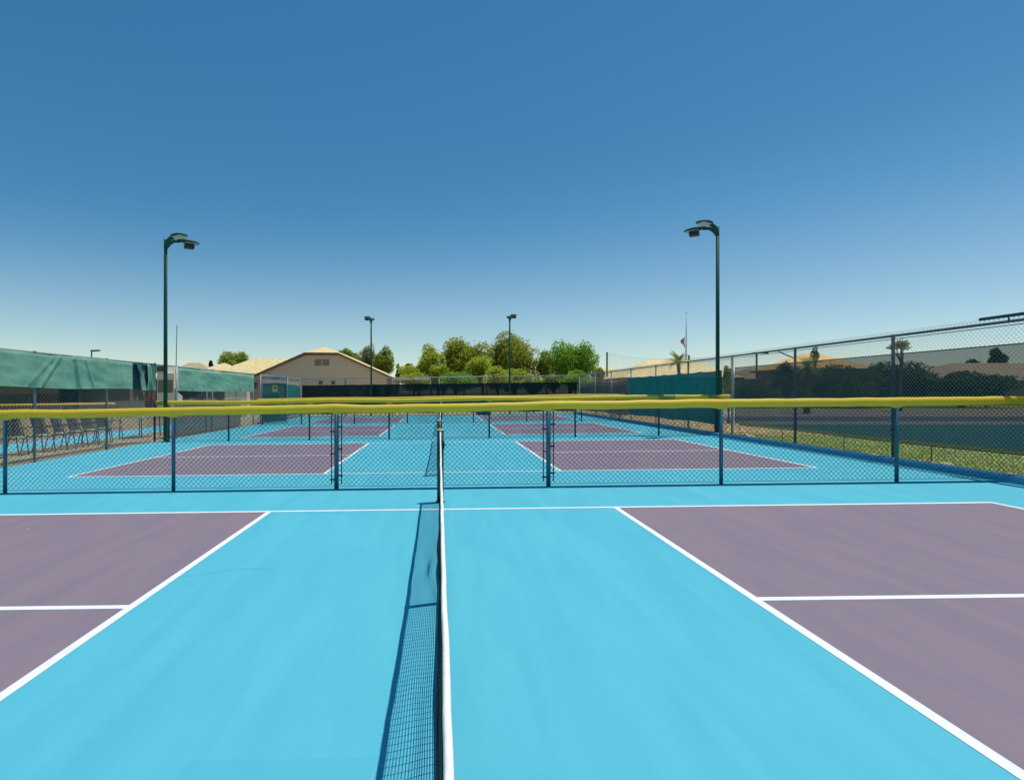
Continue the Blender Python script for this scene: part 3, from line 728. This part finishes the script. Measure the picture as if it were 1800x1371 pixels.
MB().poly([A, C, B]).poly([A+Vector((0, .02, 0)), B+Vector((0, .02, 0)), C+Vector((0, .02, 0))]).build('sail', M['hem'], sd)
MB().bar((A.x, 33, -.4), (A.x, 33, A.z+.1), .05, 8).build('pole', M['steel'], sd)
pg = thing('pergola', 'pale slatted pergola roof beside the tan gabled house', 'pergola', (-3, 50, 0))
MB().box(wx(690, 49), wx(757, 49), 48.6, 48.75, wz(668, 49), wz(664.5, 49)).build('beam', M['cream'], pg)
for i in range(14):
    x = wx(692+4.8*i, 49); MB().box(x, x+.08, 48.45, 52, wz(673, 49), wz(668.5, 49)).build('rafter', M['stucco2'], pg)
for x in (wx(692, 49), wx(755, 49)): MB().box(x, x+.15, 48.6, 48.75, -.2, wz(668.5, 49)).build('post', M['cream'], pg)

# right side houses
G1 = 'houses around the courts'
hip_house('tan house with pale roof behind the teal windscreen on the right', wx(1104, 52), wx(1285, 52)+.5, 52, 58, 0, 2.85, 4.65, M['stucco'], M['tile'])
hip_house('farther low pale-roofed house right of the round green tree', wx(1035, 75), wx(1130, 75), 75, 83, 0, 3.3, 5.0, M['stucco'], M['tile'])
hip_house('house with brown hipped roof seen through the sheer screen beside the teal one', wx(1318, 66), wx(1405, 66), 66, 76, 0, 3.05, 4.6, M['stucco2'], M['browntile'])
hip_house('house with bright orange tiled hip roof rising above the sheer screen', wx(1394, 56), wx(1532, 56), 56, 62.5, 0, 3.85, 5.6, M['stucco2'], M['orangetile'])
hip_house('small orange-roofed house seen through the screen left of the big brown roof', wx(1600, 80), wx(1665, 80), 80, 88, 0, 3.6, 4.8, M['stucco2'], M['orangetile'])
hip_house('large house with wide grey-brown roof at the right edge', wx(1668, 62), wx(1668, 62)+30, 62, 74, 0, 2.8, 5.05, M['stucco2'], M['browntile'])

# ------------------------------------------------------------------ trees
def crown_mesh(c, rx, ry, rz_, n, leaf, lobes, seed, flat=0.0, gap=0.0, shape='round'):
    r = random.Random(seed); mb = MB(); L = []
    for i in range(lobes):
        while True:
            p = Vector((r.uniform(-1, 1), r.uniform(-1, 1), r.uniform(-1, 1)))
            if p.length < 1: break
        p = p.normalized()*(.42 + .30*r.random()) if i > 3 else p*.3
        s = r.uniform(.30, .46) if i > 3 else .5
        if shape == 'cone': p.x *= (1-.55*(p.z+1)/2); p.y *= (1-.55*(p.z+1)/2); s *= (1-.35*(p.z+1)/2)
        L.append((p, s, r.uniform(.7, 1.3)))
    tot = sum(s*s*w for _, s, w in L)
    for (p, s, wgt) in L:
        k = int(n*s*s*wgt/tot)
        for _ in range(k):
            d = Vector((r.gauss(0, 1), r.gauss(0, 1), r.gauss(0, 1))).normalized()
            rad = s*(1 - .45*r.random()**2) * (1 + .25*noise.noise(d*2.4 + p*3 + Vector((seed, 0, 0))))
            if r.random() < .05: rad *= 1.25
            q = p + d*rad
            if gap and noise.noise(q*3.3 + Vector((seed*1.7, 3, 1))) > .5-gap: continue
            pos = Vector((c[0] + q.x*rx, c[1] + q.y*ry, c[2] + q.z*rz_))
            nn = Vector((r.gauss(0, 1.0), r.gauss(0, 1.0), 1.0)); a = nn.cross(Vector((r.gauss(0, 1), r.gauss(0, 1), .01))).normalized(); b = nn.cross(a).normalized()
            l = leaf*r.uniform(.6, 1.4); w = l*.5
            j = len(mb.v); mb.v += [tuple(pos - a*l), tuple(pos + b*w), tuple(pos + a*l), tuple(pos - b*w)]; mb.f.append((j, j+1, j+2, j+3))
    return mb, L
def tree(name, label, pxc, ytop, ybot, wpx, Y, kind, n=3800, leaf=.14, lobes=16, seed=1, bark='bark', gap=.0, shape='round', zg=0.0, cat='tree', group='trees beyond the far fence'):
    x = wx(pxc, Y); zt = wz(ytop, Y); zb = wz(ybot, Y); rx = wpx/2*Y/F; rz_ = (zt-zb)/2; zc = (zt+zb)/2
    t = thing(name, label, cat, (x, Y, zg), group)
    mb, L = crown_mesh((x, Y, zc), rx*1.06, rx*.95, rz_*1.06, int(n*2.6), leaf*.92, lobes, seed, gap=gap, shape=shape)
    mb.build('crown', LM[kind], t)
    r = random.Random(seed+50); tr = MB(); base = Vector((x, Y, zg)); top = Vector((x+r.uniform(-.2, .2), Y, zc))
    tr.tube([base, base.lerp(top, .5)+Vector((r.uniform(-.15, .15), 0, 0)), top], lambda i: (.22, .16, .08)[i]*max(.5, rx/2.6), 8)
    for (p, s, w) in L[:9]:
        st = base.lerp(top, r.uniform(.45, .9)); en = Vector((x+p.x*rx*.85, Y+p.y*rx*.85, zc+p.z*rz_*.85))
        tr.tube([st, st.lerp(en, .5)+Vector((0, 0, -.1)), en], lambda i: (.08, .05, .02)[i]*max(.6, rx/2.6), 6)
    tr.build('trunk', M[bark], t, True)
    return t
tree('round_tree', 'round yellow-green tree behind the long tile roof on the left', 412, 610, 670, 52, 72, 'olive', 2600, .15, 14, 3)
tree('shrub_tree', 'tiny dark tree tip peeking over the roofs far left', 371, 634, 650, 10, 80, 'dark', 500, .14, 6, 4)
tree('broad_tree', 'dark olive tree behind the right slope of the gabled roof', 613, 612, 662, 58, 70, 'olive', 2600, .15, 14, 5)
tree('eucalyptus', 'sparse pale eucalyptus behind the distant lamp post by the gabled house', 646, 600, 670, 42, 66, 'pale', 1900, .12, 15, 6, 'palebark', gap=.18)
tree('eucalyptus', 'rounded green eucalyptus with pale trunk right of the distant lamp post', 675, 612, 672, 44, 64, 'olive', 3000, .13, 16, 7, 'palebark', gap=.08)
tree('shrub_tree', 'small thin tree in the dip right of the rounded eucalyptus', 701, 640, 672, 16, 64, 'olive', 700, .12, 8, 8)
tree('conical_tree', 'small dark pointed tree between the eucalyptus and the pines', 720, 628, 676, 34, 66, 'dark', 2000, .13, 12, 9, shape='cone')
tree('bright_shrub', 'bright lime shrub row in front of the dark pointed tree', 728, 640, 682, 66, 58, 'lime', 2600, .11, 14, 10, cat='shrub')
tree('feathery_tree', 'yellow-green feathery tree left of the medium pine', 758, 604, 680, 56, 58, 'lime', 3000, .13, 18, 11, gap=.06)
tree('pine_tree', 'medium pine with dense round crown, left of the biggest pine', 816, 588, 684, 92, 60, 'pine', 6500, .14, 24, 12)
tree('pine_tree', 'biggest pine with wide round crown behind the distant right lamp post', 905, 575, 684, 104, 60, 'pine', 8500, .14, 28, 13)
tree('bright_shrub', 'lime green shrub between the two pines', 848, 628, 686, 76, 52, 'lime', 3400, .11, 16, 14, cat='shrub')
tree('bright_shrub', 'lime green shrub at the foot of the biggest pine', 908, 644, 686, 72, 50, 'lime', 2600, .11, 14, 15, cat='shrub')
tree('mesquite_tree', 'light mid-green tree tucked right against the biggest pine', 962, 608, 672, 42, 60, 'olive', 2300, .13, 14, 16, gap=.1)
tree('mesquite_tree', 'bright green billowing tree, rightmost of the far clump', 1002, 600, 680, 92, 55, 'green', 6000, .12, 24, 17)
tree('bright_shrub', 'small ochre shrub under the billowing green tree', 972, 656, 684, 40, 49, 'palm', 1400, .10, 10, 18, cat='shrub')
tree('bright_shrub', 'low green shrub behind the far fence below the feathery tree', 780, 655, 686, 60, 52, 'olive', 1800, .10, 12, 19, cat='shrub')
G2 = 'trees beyond the right fence'
tree('hedge_tree', 'wide dark clipped hedge seen through the sheer screen in front of the brown roof', 1690, 654, 714, 150, 50, 'dark', 7500, .14, 20, 21, group=G2, cat='hedge')
tree('hedge_tree', 'dark bushy tree beneath the orange roof, left part', 1470, 645, 708, 150, 50, 'dark', 5000, .14, 20, 22, group=G2)
tree('hedge_tree', 'dark bushy tree behind the second right fence post', 1568, 632, 708, 110, 52, 'dark', 4500, .14, 20, 23, group=G2)
tree('hedge_tree', 'dark leafy tree behind the post where the brace meets', 1385, 636, 706, 50, 52, 'dark', 3000, .13, 16, 24, group=G2, gap=.1)
tree('hedge_tree', 'low dark shrubs behind the screen next to the teal panel', 1325, 668, 708, 90, 50, 'dark', 3400, .13, 16, 25, group=G2, cat='shrub')
tree('thin_tree', 'slim tree top poking over the screen before the orange roof', 1432, 608, 640, 16, 50, 'olive', 500, .09, 8, 26, group=G2, gap=.1)
tree('thin_tree', 'light twiggy tree top just right of the nearest visible fence post', 1583, 597, 616, 40, 40, 'pale', 420, .08, 10, 27, group=G2, gap=.25)
tree('far_tree', 'dark pointed tree above the brown roof, the left one', 1707, 626, 662, 34, 86, 'dark', 1400, .17, 12, 28, group=G2, shape='cone')
tree('far_tree', 'taller dark tree above the brown roof, near the right edge', 1752, 609, 662, 42, 86, 'dark', 2200, .17, 14, 29, group=G2, shape='cone')
tree('far_tree', 'small dark shrub on the skyline left of the brown roof', 1638, 644, 662, 20, 84, 'dark', 700, .15, 8, 30, group=G2, cat='shrub')
tree('bright_shrub', 'yellow-green shrub in the gap between teal and sheer screens', 1281, 640, 712, 22, 24, 'palm', 1500, .06, 12, 31, group=G2, cat='shrub', gap=.1)
tree('bright_shrub', 'olive shrub left of the tall net pole', 1052, 640, 680, 26, 62, 'palm', 900, .11, 8, 32, group=G2, cat='shrub')
for i, (px_, yt, yb, w_, Y_, k_, l_) in enumerate([
  (735, 650, 690, 60, 50, 'lime', 'low lime shrub right behind the pergola end'), (800, 648, 690, 70, 49, 'green', 'low mid-green shrub below the medium pine'),
  (875, 640, 690, 60, 47, 'lime', 'rounded lime shrub left of the distant right lamp post'), (935, 655, 690, 50, 46, 'olive', 'low olive shrub between the biggest pine and the ochre shrub'),
  (1020, 650, 690, 60, 50, 'green', 'low green shrub at the far right corner post'), (770, 640, 690, 40, 50, 'lime', 'narrow lime shrub under the feathery tree')]):
    tree('bright_shrub', l_, px_, yt, yb, w_, Y_, k_, 2300, .10, 14, 60+i, cat='shrub')
def palm(label, px, ytop, Y, h_up, R_, seed):
    c = at(px, ytop, Y); t = thing('palm_tree', label, 'palm tree', (c.x, Y, .1), 'palm trees')
    MB().tube([(c.x, Y, .1), (c.x+.1, Y, c.z*.5), (c.x, Y, c.z)], lambda i: (.22, .18, .16)[i], 8).build('trunk', M['bark'], t, True)
    r = random.Random(seed); cr = MB()
    for i in range(34):
        a = r.uniform(0, 2*math.pi); el = r.uniform(-.25, 1.35); L = R_*r.uniform(.8, 1.1); p = Vector(c); pts = [p.copy()]; v = Vector((math.cos(a)*math.cos(el), math.sin(a)*math.cos(el), math.sin(el)))
        for k in range(6): p = p + v*(L/6); v = (v + Vector((0, 0, -.22))).normalized(); pts.append(p.copy())
        s = Vector((-math.sin(a), math.cos(a), 0))
        for k in range(6):
            for q in range(3):
                b = pts[k].lerp(pts[k+1], q/3)
                for sg in (-1, 1):
                    e = b + s*sg*L*.26*(1-abs(k-2.5)/5) + (pts[k+1]-pts[k]).normalized()*L*.12 + Vector((0, 0, -.06))
                    j = len(cr.v); cr.v += [tuple(b), tuple(b+(pts[k+1]-pts[k])*.28), tuple(e)]; cr.f.append((j, j+1, j+2))
    cr.build('crown', LM['palm'], t); return t
palm('small palm tree in front of the flagpole behind the teal screen', 1192, 636, 50, 1, 1.15, 2)
palm('palm tree seen dimly through the sheer screen below the orange roof', 1418, 648, 36, 1, 1.0, 5)

# sand-coloured rocks on the grass and in the gravel
def rock(px, py, Y, sx, sz, seed):
    r = random.Random(seed); mb = MB(); c = Vector((wx(px, Y), Y, .10)); n, m = 10, 6
    for i in range(m+1):
        a = math.pi*i/m
        for j in range(n):
            b = 2*math.pi*j/n; d = Vector((math.sin(a)*math.cos(b), math.sin(a)*math.sin(b), math.cos(a)))
            k = 1 + .35*noise.noise(d*1.8 + Vector((seed, 0, 0)))
            mb.v.append((c.x + d.x*sx*k, c.y + d.y*sx*.8*k, c.z + .3*sz + d.z*sz*k))
    for i in range(m):
        for j in range(n): a = i*n+j; b = i*n+(j+1) % n; mb.f.append((a, b, b+n, a+n))
    return mb.build('rock', M['rock'])
RK = [(1312, 16.1, .22, .10, 'pale rock on the grass closest to the teal screen corner'), (1347, 15.0, .16, .07, 'pale rock on the grass, second from the teal screen'), (1361, 14.2, .13, .05, 'small flat rock on the grass by the second fence post'),
      (1536, 11.5, .11, .05, 'small pale rock just left of the nearest fence post'), (1638, 9.95, .09, .07, 'upright pale rock left of the largest rock'), (1662, 9.75, .15, .08, 'largest pale rock on the grass strip'),
      (1680, 9.55, .08, .05, 'small rock touching the right of the largest rock'), (1775, 8.75, .09, .05, 'pale rock on the grass near the right edge'), (1085, 30, .4, .2, 'long pale boulder in the gravel beyond the grey screen')]
for i, (px, Y, a, b, l) in enumerate(RK): tagged(rock(px, 0, Y, a, b, i+1), l, 'rock', 'rocks beyond the right kerb')
gs = MB()
for i in range(2600):
    y = R.uniform(17.0, 36); x = 8.72 + R.random()**1.5*4; s = R.uniform(.02, .07); z = .102
    k = len(gs.v); gs.v += [(x-s, y-s*.7, z), (x+s, y-s*.6, z), (x+s*.8, y+s, z), (x-s*.7, y+s, z), (x+s*.1, y, z+s*R.uniform(.7, 1.3))]
    gs.f += [(k, k+1, k+4), (k+1, k+2, k+4), (k+2, k+3, k+4), (k+3, k, k+4)]
gs.build('gravel_stones', M['gravel'], kind='stuff', label='loose golden stones under the teal screen')

# ------------------------------------------------------------------ flagpole, tall net
fp = thing('flagpole', 'grey flagpole with a limp red, white and blue flag at half height', 'flagpole', (wx(1206, 66), 66, .1))
a, b = at(1205.5, 690, 66), at(1206.5, 550, 66)
MB().bar((a.x, 66, .1), b, .10, 10, .05).cap_dome(b, .08, .08, 8).build('pole', M['steel'], fp, True)
fl = MB(); f0 = at(1205.5, 592, 66)
flc = [mat('flag_red', (.70, .12, .13), .8, .1, 3), mat('flag_white', (.75, .72, .72), .8, .05, 3), mat('flag_blue', (.03, .05, .16), .8, .1, 3)]
rows = 14
for i in range(rows+1):
    u = i/rows
    for j in range(7):
        v = j/6; w_ = .45*math.sin(math.pi*min(1, u*1.1+.12))+.12
        fl.v.append((f0.x - v*w_ - .1, 66 + .10*math.sin(v*9+u*3), f0.z - u*1.25 - v*.25*(1-u)))
for i in range(rows):
    for j in range(6): fl.f.append((i*7+j, i*7+j+1, (i+1)*7+j+1, (i+1)*7+j))
fo_ = fl.build('flag', flc[0], fp, True); fo_.data.materials.append(flc[1]); fo_.data.materials.append(flc[2])
for p in fo_.data.polygons:
    i, j = divmod(p.index, 6); p.material_index = 2 if (i < 2 and j > 3) else (0 if (i//2+j) % 3 else 1)
sn = thing('sports_net', 'tall thin backstop net strung between poles on the skyline at right', 'net', (wx(1140, 60), 60, .1))
for (px, py) in ((1067, 619), (1211, 625), (1330, 622)):
    q = at(px, py, 60); MB().bar((q.x, 60, .1), q, .09 if px < 1200 else .10, 8).build('pole', M['darksteel' if px < 1200 else 'bark'], sn)
nm = MB()
for (pa, qa, pb, qb) in ((1067, 620, 1211, 627), (1211, 627, 1330, 625)):
    n = 44
    def tp_(u): return at(pa+(pb-pa)*u, qa+(qb-qa)*u + 9*4*u*(1-u)*.8, 60)
    for i in range(n+1):
        q = tp_(i/n); nm.bar(q, (q.x, 60, 1.5), .006, 3, cap=False)
    for k in range(10):
        for i in range(n):
            q, w_ = tp_(i/n), tp_((i+1)/n); z = k*.3
            nm.bar(q-Vector((0, 0, z)), w_-Vector((0, 0, z)), .010 if k == 0 else .005, 3, cap=False)
nm.build('net_mesh', M['darksteel'], sn)

kb = thing('booth', 'small cream booth with a dark window seen through the left gate opening', 'booth', (wx(290, 37), 37, -.4))
MB().box(wx(276, 37), wx(306, 37), 37, 38.2, -.4, wz(656, 37)).build('wall', M['cream'], kb)
MB().box(wx(274, 37), wx(292, 37), 36.9, 38.2, wz(656, 37), wz(641, 37)).build('roof_box', M['tabletop'], kb)
MB().box(wx(277, 37), wx(289, 37), 36.87, 36.9, wz(653, 37), wz(644, 37)).build('pane', M['glass'], kb)
MB().box(wx(278, 37), wx(304, 37), 36.95, 36.99, wz(690, 37), wz(668, 37)).build('door', M['stucco2'], kb)

# dark bag with white top at the far end
bg = thing('sports_bag', 'low black bag with white top lying behind the far end of the courts', 'bag', (wx(851, 34.9), 34.9, .01))
bm = MB(); c = Vector((wx(851, 34.9), 34.9, .02))
bm.tube([c+Vector((-.5, 0, .08)), c+Vector((-.35, 0, .12)), c+Vector((0, 0, .14)), c+Vector((.3, 0, .12)), c+Vector((.45, 0, .07))], lambda i: (.04, .11, .13, .12, .05)[i], 10)
bm.build('bag_body', M['black'], bg, True)
MB().tube([c+Vector((-.2, -.02, .24)), c+Vector((0, -.02, .30)), c+Vector((.2, -.02, .25))], .03, 8).build('handle', M['tape'], bg, True)

# ------------------------------------------------------------------ light, sky, camera
SUN = Vector((.25, .075, .914)).normalized()
elev = math.asin(SUN.z); az = math.atan2(SUN.x, SUN.y)
sun = bpy.data.lights.new('sun', 'SUN'); sun.energy = 3.4; sun.angle = math.radians(.5); sun.color = (1.0, .965, .90)
so = bpy.data.objects.new('sun', sun); COL.objects.link(so); so.rotation_euler = (-SUN).to_track_quat('-Z', 'Y').to_euler()
w = bpy.data.worlds.new('World'); S.world = w; w.use_nodes = True; nt = w.node_tree; N, L = nt.nodes, nt.links
sky = N.new('ShaderNodeTexSky'); sky.sky_type = 'NISHITA'; sky.sun_disc = False; sky.sun_elevation = elev; sky.sun_rotation = az
sky.altitude = 0; sky.air_density = 1.0; sky.dust_density = 0.0; sky.ozone_density = 3.0
SK = .11                                              # deepen the sky's blue (polarised desert sky): red falls off away from the horizon
def vm(op, a, b):
    n = N.new('ShaderNodeVectorMath'); n.operation = op; L.new(a, n.inputs[0]); n.inputs[1].default_value = (b, b, b); return n.outputs[0]
cv = N.new('ShaderNodeRGBCurve'); mp = cv.mapping; mp.use_clip = False; mp.extend = 'EXTRAPOLATED'
for ch, pts in ((0, ((.13, .046), (.19, .075), (.283, .197), (.44, .392))), (1, ((.223, .182), (.314, .247), (.456, .413), (.624, .604))), (2, ((.418, .398), (.546, .478), (.68, .61), (.74, .672)))):
    for a_, b_ in pts: mp.curves[ch].points.new(a_, b_)
mp.update(); L.new(vm('MULTIPLY', sky.outputs[0], SK), cv.inputs['Color'])
bg_ = N['Background']; L.new(vm('MULTIPLY', cv.outputs[0], 1/SK), bg_.inputs[0]); bg_.inputs[1].default_value = SK*.96
cam = bpy.data.cameras.new('camera'); co = bpy.data.objects.new('camera', cam); COL.objects.link(co); S.camera = co
co.location = (CX, 0, H); co.rotation_euler = (math.radians(90), 0, 0)
cam.sensor_fit = 'HORIZONTAL'; cam.sensor_width = 36; cam.lens = F/1800*36
cam.shift_x = (900-VX)/1800; cam.shift_y = (VY-685.5)/1800
cam.clip_start = .05; cam.clip_end = 3000
S.view_settings.view_transform = 'Standard'; S.view_settings.look = 'None'; S.view_settings.exposure = 0.07; S.view_settings.gamma = 1
